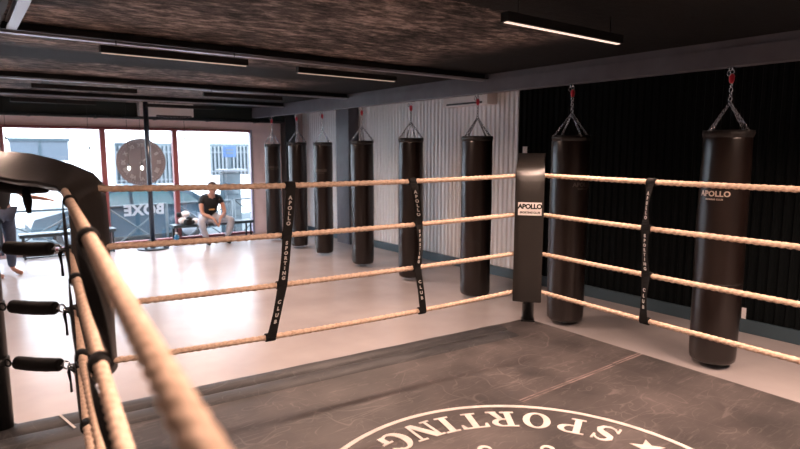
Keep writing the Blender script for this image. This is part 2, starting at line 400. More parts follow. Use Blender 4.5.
# window wall: openings with the solid parts around them
OPEN = [(-1.3, .52), (.60, 2.12), (2.12, 3.38), (3.38, 4.95)]
bm = bmesh.new()
B(bm, LX, -1.3, WY, WY + .15, 0, CZ); B(bm, .52, .60, WY, WY + .15, .05, 2.22); B(bm, 4.95, WX + .1, WY, WY + .15, 0, CZ)
B(bm, -1.3, 4.95, WY, WY + .15, 2.22, CZ); B(bm, -1.3, 4.95, WY, WY + .15, 0, .05)
struct(link('wall_far', bm, 'pinkwall'))
bm = bmesh.new(); B(bm, LX, 5.9, WY - .16, WY, 2.40, CZ); struct(link('trim_1', bm, 'darkgreen'))     # dark soffit over the header
def window(i, x0, x1, left_r, right_r):
    e = empty('window_%d' % i, ((x0 + x1) / 2, WY, .05)); struct(e); ox, oy, oz = e.location
    def rel(bm): bmesh.ops.translate(bm, vec=(-ox, -oy, -oz), verts=bm.verts); return bm
    bm = bmesh.new()
    B(bm, x0, x1, WY - .03, WY + .06, 2.17, 2.22); B(bm, x0, x1, WY - .03, WY + .06, .05, .10)
    B(bm, x0, x0 + .045, WY - .035, WY + .06, .05, 2.22)
    link('window_frame', rel(bm), left_r, e)
    bm = bmesh.new(); B(bm, x1 - .045, x1, WY - .035, WY + .06, .05, 2.22); link('frame_jamb', rel(bm), right_r, e)
    bm = bmesh.new(); B(bm, x0 + .045, x1 - .045, WY + .02, WY + .028, .10, 2.17); link('glass_pane', rel(bm), 'glass', e)
    return e
window(1, OPEN[1][0], OPEN[1][1], 'redframe', 'redframe'); window(2, OPEN[2][0], OPEN[2][1], 'redframe', 'redframe'); window(3, OPEN[3][0], OPEN[3][1], 'redframe', 'greyframe')
window(4, OPEN[0][0], OPEN[0][1], 'redframe', 'bluepole')
# pipe running under the soffit
bm = bmesh.new(); tube(bm, [(LX, WY - .20, 2.385), (5.55, WY - .20, 2.385)], .022, 10)
for k in range(8): B(bm, -2 + k, -1.97 + k, WY - .23, WY - .0, 2.36, 2.41)
struct(link('trim_2', bm, 'blacksteel'))

# ceiling beams
BX, BZ = 4.95, 2.455
def ibeam(bm, axis, c, z, a0, a1, w, h, t=.012):
    for (d0, d1, z0, z1) in [(-w / 2, w / 2, z, z + t), (-t / 2, t / 2, z + t, z + h - t), (-w / 2, w / 2, z + h - t, z + h)]:
        if axis == 'x': B(bm, a0, a1, c + d0, c + d1, z0, z1)
        else: B(bm, c + d0, c + d1, a0, a1, z0, z1)
bm = bmesh.new(); B(bm, BX - .06, BX + .06, NY, WY - .2, BZ, BZ + .145, .004)
B(bm, BX - .05, BX + .05, NY, WY - .2, BZ + .145, CZ)
struct(link('ceiling_beam', bm, 'steelbeam'))
for k, (y, h) in enumerate([(4.80, .06), (7.75, .06), (9.95, .06)]):
    bm = bmesh.new(); ibeam(bm, 'x', y, 2.60, .30 if k == 0 else LX, BX - .06, .13, .1); struct(link('cross_beam', bm, 'crossbeam'))
    bm = bmesh.new(); B(bm, .30 if k == 0 else LX, BX - .06, y + .0, y + .062, 2.588, 2.60); struct(link('flange_glint', bm, 'channel'))  # added pale strip standing in for window light glinting off the flange
bm = bmesh.new(); ibeam(bm, 'y', .36, 2.60, -1, 4.75, .06, .06); struct(link('cross_beam', bm, 'channel'))
bm = bmesh.new(); B(bm, -3, .30, -3, 4.72, 2.62, 2.66); struct(link('ceiling_panel', bm, 'blackwall'))

# ------------------------------------------------------------------ ring platform
P1, P2, P3, P4 = Vector((.07, 3.42)), Vector((3.68, 3.07)), Vector((3.56, -.80)), Vector((-.29, -.45))
DZ = .40
RC = Vector((1.695, 1.309))
def out(p, k): return RC + (p - RC) * (1 + k)
plat = empty('ring_platform', (RC.x, RC.y, 0), 0, 'low square boxing ring platform covered in scuffed black canvas with a white circular emblem', 'boxing ring')
def relp(bm): bmesh.ops.translate(bm, vec=(-RC.x, -RC.y, 0), verts=bm.verts); return bm
q = [out(p, .012) for p in (P4, P3, P2, P1)]
bm = bmesh.new(); plate(bm, [(p.x, p.y) for p in q], 0, DZ - .012); link('platform_base', relp(bm), 'blacksteel', plat)
bm = bmesh.new(); plate(bm, [(p.x, p.y) for p in q], DZ - .012, DZ); link('canvas_cover', relp(bm), 'canvas', plat)
def strip(a, b, w0, w1, z0, z1, bulge=0):
    """strip along a->b lying to its right side, from w0 to w1"""
    d = (b - a).normalized(); n = Vector((d.y, -d.x)); bm = bmesh.new()
    rows = []; K = 8; N = 24
    for i in range(N + 1):
        p = a + (b - a) * i / N; row = []
        for k in range(K + 1):
            t = k / K; w = w0 + (w1 - w0) * t; r = p + n * w
            h = z1 + bulge * sin(pi * t) * (1 + .3 * sin(i * 1.7 + 2 * t)) - (z1 - z0) * (1 if k in (0, K) else 0)
            row.append(bm.verts.new((r.x, r.y, h)))
        rows.append(row)
    for A, C in zip(rows, rows[1:]):
        for k in range(K): f = bm.faces.new((A[k], A[k + 1], C[k + 1], C[k])); f.smooth = True
    return bm
d12 = (P2 - P1).normalized()
link('edge_cover', relp(strip(q[3] + d12 * .02, q[2] - d12 * .35, .005, .15, DZ, DZ + .008, .008)), 'canvasedge', plat)
link('edge_cover', relp(strip(q[3] + d12 * .02, q[2] - d12 * .38, .155, .31, DZ, DZ + .006, .006)), 'canvasedge', plat)
link('edge_cover', relp(strip(q[2], q[1], .01, .34, DZ + .0005, DZ + .003, .002)), 'canvas', plat)
# taped seam across the canvas and the wear marks at its corner
bm = bmesh.new(); 
for ya, yb in ((2.030, 2.038), (2.052, 2.060)): B(bm, 2.42, 3.33, ya, yb, DZ + .0003, DZ + .0013); B(bm, 3.34, 3.655, ya, yb, DZ + .0045, DZ + .006)
M['seam'] = mat('worn_seam', (.19, .145, .14), .6, noise=(9, .5))
link('canvas_seam', relp(bm), 'seam', plat)
bm = bmesh.new()
for (a, b) in [((.33, 3.38), (.37, 3.17)), ((.43, 3.37), (.47, 3.18)), ((.52, 3.36), (.56, 3.20))]:
    a, b = Vector(a), Vector(b); n = Vector((.006, 0)); plate(bm, [a - n, a + n, b + n, b - n], DZ + .016, DZ + .019)
link('tape_mark', relp(bm), 'white', plat)

# emblem printed on the canvas
def annulus(bm, r0, r1, z0, z1, N=120, a0=0, a1=360):
    full = a1 - a0 >= 360; n = N if full else N + 1; v = []
    for i in range(n):
        a = radians(a0 + (a1 - a0) * i / N); v.append([bm.verts.new((r * cos(a), r * sin(a), z)) for r, z in ((r0, z0), (r0, z1), (r1, z1), (r1, z0))])
    for i in range(n if full else n - 1):
        A, C = v[i], v[(i + 1) % n]
        for k in range(4): bm.faces.new((A[k], A[(k + 1) % 4], C[(k + 1) % 4], C[k]))
    return bm
def ell(cx, cy, rx, ry, a0, a1, n=20): return [(cx + rx * cos(radians(a0 + (a1 - a0) * i / n)), cy + ry * sin(radians(a0 + (a1 - a0) * i / n))) for i in range(n + 1)]
def rect(x0, y0, x1, y1): return [[(x0, y0), (x1, y0), (x1, y1), (x0, y1)]]
def band2(outer, inner):
    return [[outer[i], outer[i + 1], inner[i + 1], inner[i]] for i in range(len(outer) - 1)]
def swept(pts, ws):
    o, n_ = [], []
    for i, p in enumerate(pts):
        a = Vector(pts[max(i - 1, 0)]); b = Vector(pts[min(i + 1, len(pts) - 1)]); d = (b - a).normalized(); n = Vector((-d.y, d.x)) * ws[i] / 2; p = Vector(p)
        o.append(tuple(p + n)); n_.append(tuple(p - n))
    return band2(o, n_)
def glyph(ch):
    TH, TN, SF = .20, .085, .075; g = []
    if ch == 'I': g = rect(-.10, 0, .10, 1) + rect(-.23, 0, .23, SF) + rect(-.23, 1 - SF, .23, 1)
    if ch == 'T': g = rect(-.10, 0, .10, 1) + rect(-.23, 0, .23, SF) + rect(-.42, 1 - SF, .42, 1) + [[(-.42, .74), (-.35, .74), (-.28, .94), (-.42, .94)], [(.42, .74), (.35, .74), (.28, .94), (.42, .94)]]
    if ch == 'N':
        g = rect(-.36, 0, -.27, 1) + rect(.27, 0, .36, 1) + [[(-.40, 1), (-.14, 1), (.36, 0), (.14, 0)]] + rect(-.48, 0, -.16, SF) + rect(.14, 1 - SF, .48, 1) + rect(-.48, 1 - SF, -.2, 1)
    if ch in 'PR':
        g = rect(-.30, 0, -.10, 1) + rect(-.42, 0, .02, SF) + rect(-.42, 1 - SF, 0, 1) + band2(ell(0, .74, .36, .26, 90, -90), ell(0, .74, .17, .185, 90, -90)) + rect(-.12, .925, .02, 1) + rect(-.12, .48, .02, .555)
    if ch == 'R': g += [[(-.02, .5), (.16, .5), (.36, .07), (.16, .07)]] + rect(.14, 0, .48, SF)
    if ch == 'O': g = band2(ell(0, .5, .42, .52, 0, 360, 40), ell(0, .5, .21, .44, 0, 360, 40))
    if ch == 'G': g = band2(ell(0, .5, .42, .52, 52, 335, 34), ell(.03, .5, .22, .43, 52, 335, 34)) + rect(.18, .03, .36, .42) + rect(.08, .38, .46, .45) + [[(.20, .86), (.31, .76), (.36, .70), (.36, 1.0)]]
    if ch == 'S':
        pts = [(.24, .78), (.18, .90), (.04, .965), (-.10, .93), (-.20, .80), (-.17, .66), (0, .54), (.17, .42), (.24, .26), (.15, .09), (-.02, .035), (-.18, .10), (-.27, .25)]
        g = swept(pts, [.05, .07, .09, .12, .16, .20, .23, .21, .17, .12, .09, .07, .05]) + rect(.24, .68, .31, 1.0) + rect(-.34, 0, -.27, .33)
    return g
def put_poly(bm, polys, f, z0, z1):
    for k_, p in enumerate(polys):
        a = [bm.verts.new((*f(x, y), z1 + k_ * .00004)) for x, y in p]; b = [bm.verts.new((*f(x, y), z0)) for x, y in p]
        try:
            bm.faces.new(a); n = len(a)
            for i in range(n): bm.faces.new((a[i], a[(i + 1) % n], b[(i + 1) % n], b[i]))
        except ValueError: pass
Z0, Z1 = DZ + .0005, DZ + .003
bm = bmesh.new(); annulus(bm, .945, .970, Z0, Z1); link('emblem_circle', bm, 'emblemprint', plat)
LH = .165
for ch, ang in zip('SPORTING', (16.5, 28.8, 41, 53.6, 65.3, 75.3, 85.3, 97.6)):
    a = radians(ang); base = .885
    rh = Vector((cos(a), sin(a))); th = Vector((-sin(a), cos(a)))
    def f(x, y): p = rh * (base - y * LH) + th * x * LH * 1.02; return (p.x, p.y)
    bm = bmesh.new(); put_poly(bm, glyph(ch), f, Z0, Z1); link('emblem_letter', bm, 'emblemprint', plat)
for ang in (1.5, 113):
    a = radians(ang); c = Vector((cos(a), sin(a))) * .80; bm = bmesh.new(); pts = []
    for k in range(10):
        r = .085 if k % 2 == 0 else .034; t = a + pi + 2 * pi * k / 10; pts.append((c.x + r * cos(t), c.y + r * sin(t)))
    polys = [[(c.x, c.y), pts[k], pts[(k + 1) % 10]] for k in range(10)]
    put_poly(bm, polys, lambda x, y: (x, y), Z0, Z1); link('emblem_star', bm, 'emblemprint', plat)
# curled strokes in the middle of the emblem
def stroke(bm, pts, w):
    put_poly(bm, swept(pts, [w * (.5 + .5 * sin(pi * i / (len(pts) - 1))) for i in range(len(pts))]), lambda x, y: (x, y), Z0, Z1)
for (r, ang, s) in [(.555, 70, 1), (.555, 36, -1)]:
    a = radians(ang); c = Vector((cos(a), sin(a))) * (r - .04); bm = bmesh.new()
    stroke(bm, [(c.x + .026 * cos(a + s * t) * (1 - t * .12), c.y + .026 * sin(a + s * t) * (1 - t * .12)) for t in [-1.9 + k * .35 for k in range(16)]], .022)
    link('emblem_scroll', bm, 'emblemprint', plat)

# ------------------------------------------------------------------ corner posts, pads, turnbuckles
J1, J2, J3, J4 = Vector((.388, 3.10)), Vector((3.371, 2.816)), Vector((3.235, -.30)), Vector((.075, -.15))
RZ = [1.620, 1.335, 1.045, .760]
def corner_post(P, label, h=1.70):
    e = empty('corner_post', (P.x, P.y, DZ), atan2(RC.y - P.y, RC.x - P.x), label, 'ring post', 'ring corner posts')
    bm = bmesh.new(); lathe(bm, [(0, .012), (.048, .012), (.048, h - DZ - .01), (.042, h - DZ), (0, h - DZ)], 20); link('pole', bm, 'blacksteel', e)
    bm = bmesh.new(); B(bm, -.055, .055, -.055, .055, .001, .014, .003); link('base_plate', bm, 'blacksteel', e)
    bm = bmesh.new(); lathe(bm, [(0, h - DZ), (.03, h - DZ), (.03, h - DZ + .02), (0, h - DZ + .03)], 14); link('cap', bm, 'chrome', e)
    for z in RZ:
        bm = bmesh.new(); lathe(bm, [(.049, z - DZ - .022), (.055, z - DZ - .018), (.055, z - DZ + .018), (.049, z - DZ + .022)], 20)
        torus(bm, (.068, 0, z - DZ), .018, .005, (0, 1, 0), 12, 6); link('eye_collar', bm, 'blacksteel', e)
    return e
i1 = (RC - P1).normalized(); i2 = (RC - P2).normalized()
PA = P1 + i1 * .022; PB = P2 + Vector((-.015, -.02))
corner_post(PA, 'black steel ring corner post at the left edge of the frame, behind the leftmost turnbuckles')
corner_post(PB, 'black steel ring corner post behind the upright pad in the middle of the hall')

def turnbuckle(P, J, z, label, tail=None):
    d = J - P; L = d.length; e = empty('turnbuckle', (P.x, P.y, z), atan2(d.y, d.x), label, 'turnbuckle', 'padded turnbuckles of the ring corners')
    s0 = .085
    bm = bmesh.new(); torus(bm, (s0 + .02, 0, 0), .017, .0045, (0, 0, 1), 14, 6); bar(bm, (s0 + .03, 0, 0), (s0 + .07, 0, 0), .006, 8); link('hook', bm, 'chrome', e)
    a, b = s0 + .02, L - .085
    bm = bmesh.new(); tube(bm, [(a, 0, .0), (a + .003, 0, 0), (a + .010, 0, 0)] + [(a + .02 + (b - a - .04) * k / 8, 0, -.004 * sin(pi * k / 8)) for k in range(1, 8)] + [(b - .010, 0, 0), (b - .003, 0, 0), (b, 0, 0)],
                           [.024, .0305, .0325] + [.033 + .0012 * ((k % 2)) for k in range(7)] + [.0325, .0305, .024], 18)
    link('padded_sleeve', bm, 'blackfabric', e)
    bm = bmesh.new(); bar(bm, (b - .01, 0, 0), (L - .07, 0, 0), .0065, 8); torus(bm, (L - .055, 0, 0), .019, .0045, (0, 1, 0), 14, 6)
    link('eye_bolt', bm, 'chrome', e)
    bm = bmesh.new(); torus(bm, (L - .018, 0, 0), .022, .0045, (0, 0, 1), 16, 6); link('joining_ring', bm, 'chrome', e)
    bm = bmesh.new(); w = .011
    t = tail or L - .02
    tube(bm, [(t, -.012, 0), (t, -.03, -.02), (t + .005, -.028, -.07), (t, -.02, -.125)], [w, w * .8, w * .5, w * .6] if not tail else [w * 1.2, w * 1.8, w * 1.9, w * .9], 6); link('strap_tail', bm, 'blackfabric', e)
    return e
NAMES = ['topmost', 'second from the top', 'third from the top', 'lowest']
for k, z in enumerate(RZ):
    turnbuckle(PA, J1, z + (0.012 if k == 0 else 0), 'black padded turnbuckle at the near left ring corner, ' + NAMES[k] + ' of its four', tail=.26 if k == 0 else None)
    turnbuckle(PB, J2, z, 'black turnbuckle hidden behind the upright middle corner pad, ' + NAMES[k] + ' of its four')

def corner_pad(P, J, label, tilt=0, front=.455, lettering=False, top=1.765, wid=.27, dw=0):
    d = J - P; e = empty('corner_pad', (P.x, P.y, DZ), atan2(d.y, d.x), label, 'corner pad', 'long vinyl pads draped over the ring corners')
    T = .05
    # outer profile (distance from post, height above canvas) and inner one
    h = top - DZ
    prof = [(-.20, h - .07), (-.13, h - .03), (-.04, h + .012), (.05, h + .012), (front * .3, h + .002), (front * .52, h - .022), (front - .17, h - .040), (front - .07, h - .070), (front - .018, h - .115), (front - .002, h - .19), (front + .003, h - .30),
            (front, h - .45), (front + .004, h - .65), (front, h - .85), (front + .002, .31), (front - .01, .29)]
    bm = bmesh.new(); outer, inner = [], []; K = 10
    for i, (s, z) in enumerate(prof):
        a = Vector(prof[max(i - 1, 0)]); b = Vector(prof[min(i + 1, len(prof) - 1)]); t = (b - a).normalized(); n = Vector((-t.y, t.x))
        if n.y < 0 and i < 6: n = -n
        th = T if 1 < i < len(prof) - 1 else T * .8
        ro, ri = [], []
        fl = max(0, 1 - max(0, i - 5) / 4)                                 # how much of the flap's sideways tilt applies
        for k in range(K + 1):
            u = (k / K - .5); w = u * wid * (.90, .92, .96)[max(0, i - 5) % 3] if 5 <= i <= 7 else u * wid; edge = 1 - (abs(u) * 2) ** 6
            dzz = tilt * (-u) * fl * 1.0
            s_, z_ = s, z
            po = (s_ + n.x * 0, w, z_ + dzz); pi_ = (s_ - n.x * th * max(edge, .25), w, z_ - n.y * th * max(edge, .25) + dzz)
            if i >= 9: po = (s_ - (1 - edge) * .012, w, z_); pi_ = (s_ - th * max(edge, .3), w, z_)
            ro.append(bm.verts.new(po)); ri.append(bm.verts.new(pi_))
        outer.append(ro); inner.append(ri)
    for A, C in ((outer[i], outer[i + 1]) for i in range(len(prof) - 1)):
        for k in range(K): f = bm.faces.new((A[k], A[k + 1], C[k + 1], C[k])); f.smooth = True
    for A, C in ((inner[i], inner[i + 1]) for i in range(len(prof) - 1)):
        for k in range(K): f = bm.faces.new((A[k], C[k], C[k + 1], A[k + 1])); f.smooth = True
    for i in range(len(prof) - 1):
        for k in (0, K): bm.faces.new((outer[i][k], outer[i + 1][k], inner[i + 1][k], inner[i][k]))
    for r in (0, len(prof) - 1):
        for k in range(K): bm.faces.new((outer[r][k], outer[r][k + 1], inner[r][k + 1], inner[r][k]))
    o = link('pad_body', bm, 'leatherpad', e); smooth_by_angle(o, 45)
    # ties that fasten the pad to the ropes
    for z in RZ[:]:
        for sd in (-1, 1):
            bm = bmesh.new(); tube(bm, [(front - .03, sd * .10, z - DZ), (front - .09, sd * .085, z - DZ + .01), (L2(d) - .02, sd * .03, z - DZ)], .006, 6); link('tie', bm, 'blackfabric', e)
    if lettering:
        x = front + .003; zc = h - .385
        bm = bmesh.new(); B(bm, x, x + .004, -.078, .088, zc - .045, zc + .048, .001); lb = link('label_patch', bm, 'white', e)
        t = text_bm('APOLLO', .047, .001, bold=.002, spacing=.92); place(t, (x + .005, .006, zc + .018), (0, 1, 0), (0, 0, 1)); link('label_lettering', t, 'blackfabric', lb)
        t = text_bm('SPORTING CLUB', .019, .001, bold=.0006); place(t, (x + .005, .006, zc - .025), (0, 1, 0), (0, 0, 1)); link('label_lettering', t, 'blackfabric', lb)
    return e
def L2(v): return v.length
corner_pad(PA, J1, 'black vinyl corner pad folded over the near left ring corner, its top catching warm light', tilt=-.09, front=.565, top=1.737, wid=.27)
corner_pad(PB, J2, 'tall black vinyl pad with a white APOLLO patch, hanging at the far ring corner', lettering=True, front=.53, top=1.765, wid=.205)

# ------------------------------------------------------------------ ropes
def rope_path(a, b, z, sag, t):
    p = a + (b - a) * t; drop = .045 * t if a is J1 and b is J4 else 0     # the left ropes run slightly downhill
    return Vector((p.x, p.y, z - sag * 4 * t * (1 - t) - drop))
def rope(a, b, z, sag, label, R=.0160):
    L = (b - a).length; n = int(L / .011); bm = bmesh.new(); seg = 18; rings = []
    o0 = rope_path(a, b, z, sag, .5)
    for i in range(n + 1):
        t = i / n; p = rope_path(a, b, z, sag, t) - o0; ax, bx = basis(rope_path(a, b, z, sag, min(1, t + .01)) - rope_path(a, b, z, sag, max(0, t - .01)))
        ph = 2 * pi * i * .011 / .12
        ring = []
        for k in range(seg):
            th = 2 * pi * k / seg; lob = abs(cos(1.5 * (th - ph))); r = R * (.54 + .52 * lob ** .5)
            ring.append(bm.verts.new(p + (ax * cos(th) + bx * sin(th)) * r))
        rings.append(ring)
    for A, C in zip(rings, rings[1:]):
        for k in range(seg): f = bm.faces.new((A[k], A[(k + 1) % seg], C[(k + 1) % seg], C[k])); f.smooth = True
    bm.faces.new(rings[0]); bm.faces.new(rings[-1][::-1])
    e = empty('ring_rope', o0, 0, label, 'rope', 'twisted hemp ring ropes')
    link('rope_strands', bm, 'rope', e)
    for t0, t1 in ((0, .025), (1, .975)):
        bm = bmesh.new(); p = rope_path(a, b, z, sag, t0) - o0; q_ = rope_path(a, b, z, sag, t1) - o0; tube(bm, [p, p + (q_ - p) * .1, q_], [R * .8, R * 1.25, R * 1.15], 14); link('end_wrap', bm, 'blackfabric', e)
    return e
SIDES = {'far': (J1, J2, [.020, .018, .015, .030]), 'right': (J2, J3, [.012, .012, .010, .012]), 'left': (J1, J4, [.004, .004, .004, .004])}
WORDS = {'far': 'crossing the far side', 'right': 'leaving frame right', 'left': 'running towards the viewer'}
for s, (a, b, sg) in SIDES.items():
    for k, z in enumerate(RZ):
        rope(a, b, z, sg[k], 'tan twisted rope, ' + NAMES[k] + ' of four ' + WORDS[s])

# ------------------------------------------------------------------ rope spacer straps
def spacer(side, ts, label, twist=(0, 0, 0), face=1, w=.058, offs=(0, 0, 0), lean=None):
    a, b, sg = SIDES[side]; d = (b - a).normalized(); D = Vector((d.x, d.y, 0)); N = Vector((-d.y, d.x, 0)) * face
    L = (b - a).length
    pts = [rope_path(a, b, RZ[k], sg[k], ts[k]) for k in range(4)]
    e = empty('rope_spacer_strap', pts[3], 0, label, 'strap', 'black straps tying the ring ropes together'); O = pts[3]
    for k in range(4):
        c = pts[k] - O; bm = bmesh.new()
        tube(bm, [c - D * w * .5, c - D * w * .47, c + D * w * .47, c + D * w * .5], [.019, .0245, .0245, .019], 16)
        link('rope_loop', bm, 'blackfabric', e)
    for k in range(3):
        p0 = pts[k] - O; p1 = pts[k + 1] - O; n = 16; rows = []; bm = bmesh.new()
        def frame(t):
            # ribbon centre, width direction and facing at t
            c = p0.lerp(p1, t) + N * ((.022 + .007 * (1 - 2 * abs(t - .5))) if lean is None else lean[0] + (lean[1] - lean[0]) * t)
            c += N * offs[k] * sin(pi * t)
            tw = radians(twist[k]) * sin(pi * t) ** 1.2
            return c, D * cos(tw) + N * sin(tw), N * cos(tw) - D * sin(tw)
        for i in range(n + 1):
            c, wd, nn = frame(i / n); hw = w / 2 * (1 - .10 * sin(pi * i / n))
            rows.append([bm.verts.new(c + wd * u * hw + nn * v) for u, v in ((-1, -.0015), (1, -.0015), (1, .0015), (-1, .0015))])
        for A, C in zip(rows, rows[1:]):
            for j in range(4): bm.faces.new((A[j], A[(j + 1) % 4], C[(j + 1) % 4], C[j]))
        bm.faces.new(rows[0]); bm.faces.new(rows[-1])
        band = link('strap_band', bm, 'blackfabric', e)
        word = ('APOLLO', 'SPORTING', 'CLUB')[k]; bm = bmesh.new(); m = len(word); span = (.62, .80, .50)[k]
        for j, ch in enumerate(word):
            t = .5 + span * ((j + .5) / m - .5); c, wd, nn = frame(t); t_ = text_bm(ch, .029 if m < 8 else .027, .0008, bold=.0012)
            xd = wd * (-1 if (wd.cross(Vector((0, 0, 1)))).dot(nn) < 0 else 1); up = (p0 - p1).normalized()
            place(t_, c + nn * .0026, xd, up); merge(bm, t_)
        link('strap_lettering', bm, 'strapprint', band)
    return e
# 'face' turns the lettered side into the ring
spacer('far', (.372, .362, .350, .325), 'black lettered strap on the four far ropes, the left one of two', face=-1, offs=(0, 0, 0), twist=(14, 0, -8))
spacer('far', (.648, .664, .660, .676), 'twisted black lettered strap on the far ropes, the right one of two', face=-1, twist=(48, -35, 6), offs=(.01, .01, 0), w=.052)
Lr = (J3 - J2).length
spacer('right', (.97 / Lr, .955 / Lr, .975 / Lr, .975 / Lr), 'black lettered strap on the right hand ropes against the dark wall', face=-1, twist=(40, 25, 22))
Ll = (J4 - J1).length
spacer('left', (.62 / Ll, .70 / Ll, .72 / Ll, .70 / Ll), 'black strap on the left ropes, the one nearer the folded corner pad', face=1, twist=(15, 15, 10), w=.045, lean=(-.024, -.020))
spacer('left', (1.58 / Ll, 1.66 / Ll, 1.72 / Ll, 1.75 / Ll), 'black lettered strap on the left ropes, the one nearer the viewer', face=1, twist=(38, 30, 20), w=.05, lean=(-.026, .026))

# ------------------------------------------------------------------ punching bags
def punching_bag(y, zb, zt, dia, label, x=4.95, print_ang=None, bulge=.0, big=False):
    e = empty('punching_bag', (x, y, zb), 0, label, 'punching bag', 'black leather punching bags in a row under the steel beam')
    r = dia / 2; h = zt - zb; rnd = random.Random(int(y * 100)); ph = [rnd.random() * 6 for _ in range(4)]
    def wob(a, z): return r * (.012 * sin(2 * a + ph[0] + z * 3) + .010 * sin(3 * a + ph[1] - z * 5) + .006 * sin(z * 17 + ph[2]))
    prof = [(0, .012), (r * .6, .004), (r * .86, .0), (r * .955, .018), (r * .985, .05)] + [(r * (1 + .02 * sin(pi * t / 14) - .01 * (t / 14)), .05 + (h - .12) * t / 14) for t in range(1, 15)] + [(r * .975, h - .05), (r * .96, h - .045)]
    bm = bmesh.new(); lathe(bm, prof, 36, wob=wob); link('bag_body', bm, 'bagleather', e)
    bm = bmesh.new()
    lathe(bm, [(r * .94, h - .055), (r * 1.0, h - .055), (r * 1.015, h - .02), (r * .99, h + .004), (r * .90, h - .008), (r * .5, h - .02), (0, h - .022)], 36, wob=lambda a, z: (.006 * sin(9 * a + ph[2]) + .004 * sin(14 * a)) if z > h - .03 else 0)
    link('top_rim', bm, 'bagrim', e)
    bm = bmesh.new(); lathe(bm, [(r * 1.0, .35 * h), (r * 1.032, .35 * h + .004), (r * 1.032, .35 * h + .010), (r * 1.0, .35 * h + .014)], 36, wob=wob); link('seam_band', bm, 'bagrim', e)
    jz = h + .22; jp = (0, 0, jz)
    for k in range(4):
        a = pi / 4 + k * pi / 2 + ph[3] * .2; ex, ey = cos(a) * r * .93, sin(a) * r * .93
        bm = bmesh.new(); torus(bm, (ex, ey, h + .005), .016, .004, (-sin(a), cos(a), 0), 12, 5); chain(bm, (ex, ey, h + .015), (ex * .06, ey * .06, jz - .01)); link('support_chain', bm, 'chrome', e)
    top = BZ - zb
    bm = bmesh.new(); torus(bm, jp, .018, .0045, (0, 1, 0), 14, 6); chain(bm, (0, 0, jz + .015), (0, 0, top - .125), .04, .004, .013); link('hanging_chain', bm, 'chrome', e)
    bm = bmesh.new(); lathe(bm, [(0, top - .13), (.012, top - .125), (.02, top - .105), (.021, top - .07), (.013, top - .055), (0, top - .05)], 14); link('swivel', bm, 'red', e)
    bm = bmesh.new(); torus(bm, (0, 0, top - .037), .016, .0045, (1, 0, 0), 12, 6); bar(bm, (0, 0, top - .022), (0, 0, top), .006, 8); B(bm, -.04, .04, -.025, .025, top - .006, top)
    torus(bm, (-.028, .012, top - .05), .012, .0035, (1, .4, 0), 12, 5, stretch=1.7, sdir=(0, 0, 1)); bar(bm, (-.028, .012, top - .03), (-.02, .01, top), .004, 6)
    link('beam_hook', bm, 'chrome', e)
    if print_ang is not None:
        pr = link_print(e, r, h, print_ang, big)
    return e
def link_print(e, r, h, ang, big):
    s = .060 if big else .058; z0 = 1.405 if big else 1.41
    bm = bmesh.new()
    for txt, size, dz in (('APOLLO', s, 0), ('BOXING CLUB', s * .30, -s * .72)):
        t = text_bm(txt, size, .001, bold=size * .03, spacing=1.15 if dz else 1.05)
        bmesh.ops.triangulate(t, faces=t.faces[:])
        for v in t.verts:
            a = ang + v.co.x / (r * 1.05); rr = r * 1.045 + v.co.z
            v.co = Vector((rr * cos(a), rr * sin(a), z0 + dz + v.co.y))
        merge(bm, t)
    return link('bag_lettering', bm, 'bagprint' if big else 'faintprint', e)
def cam_ang(x, y): return atan2(-y, -x)
BAGS = [(2.13, .05, 1.955, .362, 'largest punching bag, with cream lettering, nearest on the right against the dark wall', -.36, True),
        (3.63, .05, 1.945, .375, 'large brown-black punching bag hanging just right of the far corner pad', .75, False),
        (4.96, .05, 1.962, .365, 'punching bag hanging left of the far corner pad against pale corrugated metal', None, False),
        (6.23, .05, 1.962, .335, 'slimmer punching bag directly behind the twisted rope strap', None, False),
        (7.43, .05, 1.940, .350, 'punching bag hanging in front of the grey wall pier', None, False),
        (8.63, .05, 1.930, .315, 'small-looking punching bag with a pale mark, third from the window end of the row', -.3, False),
        (9.55, .05, 1.940, .325, 'punching bag behind the left lettered strap, second from the window end of the row', None, False),
        (10.6, .06, 1.922, .300, 'slimmest punching bag, at the window end of the row beside the pink pier', .1, False)]
for (y, zb, zt, dia, label, pa, big) in BAGS:
    punching_bag(y, zb, zt, dia, label, x=4.95, print_ang=None if pa is None else cam_ang(4.95, y) + pa, big=big)

# ------------------------------------------------------------------ ceiling lamps, bulbs, air conditioners
LL = ['black strip lamp with a glowing edge, top right, nearest the viewer', 'black strip lamp left of centre near the first cross beam, its lower edge warm', 'black strip lamp right of centre just beyond the first cross beam',
      'left black strip lamp just before the second cross beam', 'right black strip lamp just before the second cross beam', 'left black strip lamp in the row nearest the windows', 'right black strip lamp in the row nearest the windows']
for (x, y), lb in zip(STRIPS, LL):
    e = empty('strip_lamp', (x, y, 2.5), 0, lb, 'ceiling lamp', 'black linear strip lamps under the ceiling')
    bm = bmesh.new(); B(bm, -.56, .56, -.03, .03, .004, .056, .004); link('lamp_housing', bm, 'lampbody', e)
    bm = bmesh.new(); dw = .013 if y < 3 else .009; B(bm, -.55, .55, -dw, dw, 0, .009); link('diffuser', bm, 'diffuser' if y < 3 else 'diffuserdim' if y < 5 else 'diffuseroff', e)
    for sx in (-.45, .45):
        bm = bmesh.new(); bar(bm, (sx, 0, .05), (sx, 0, .16), .004, 6); link('suspension_rod', bm, 'blacksteel', e)
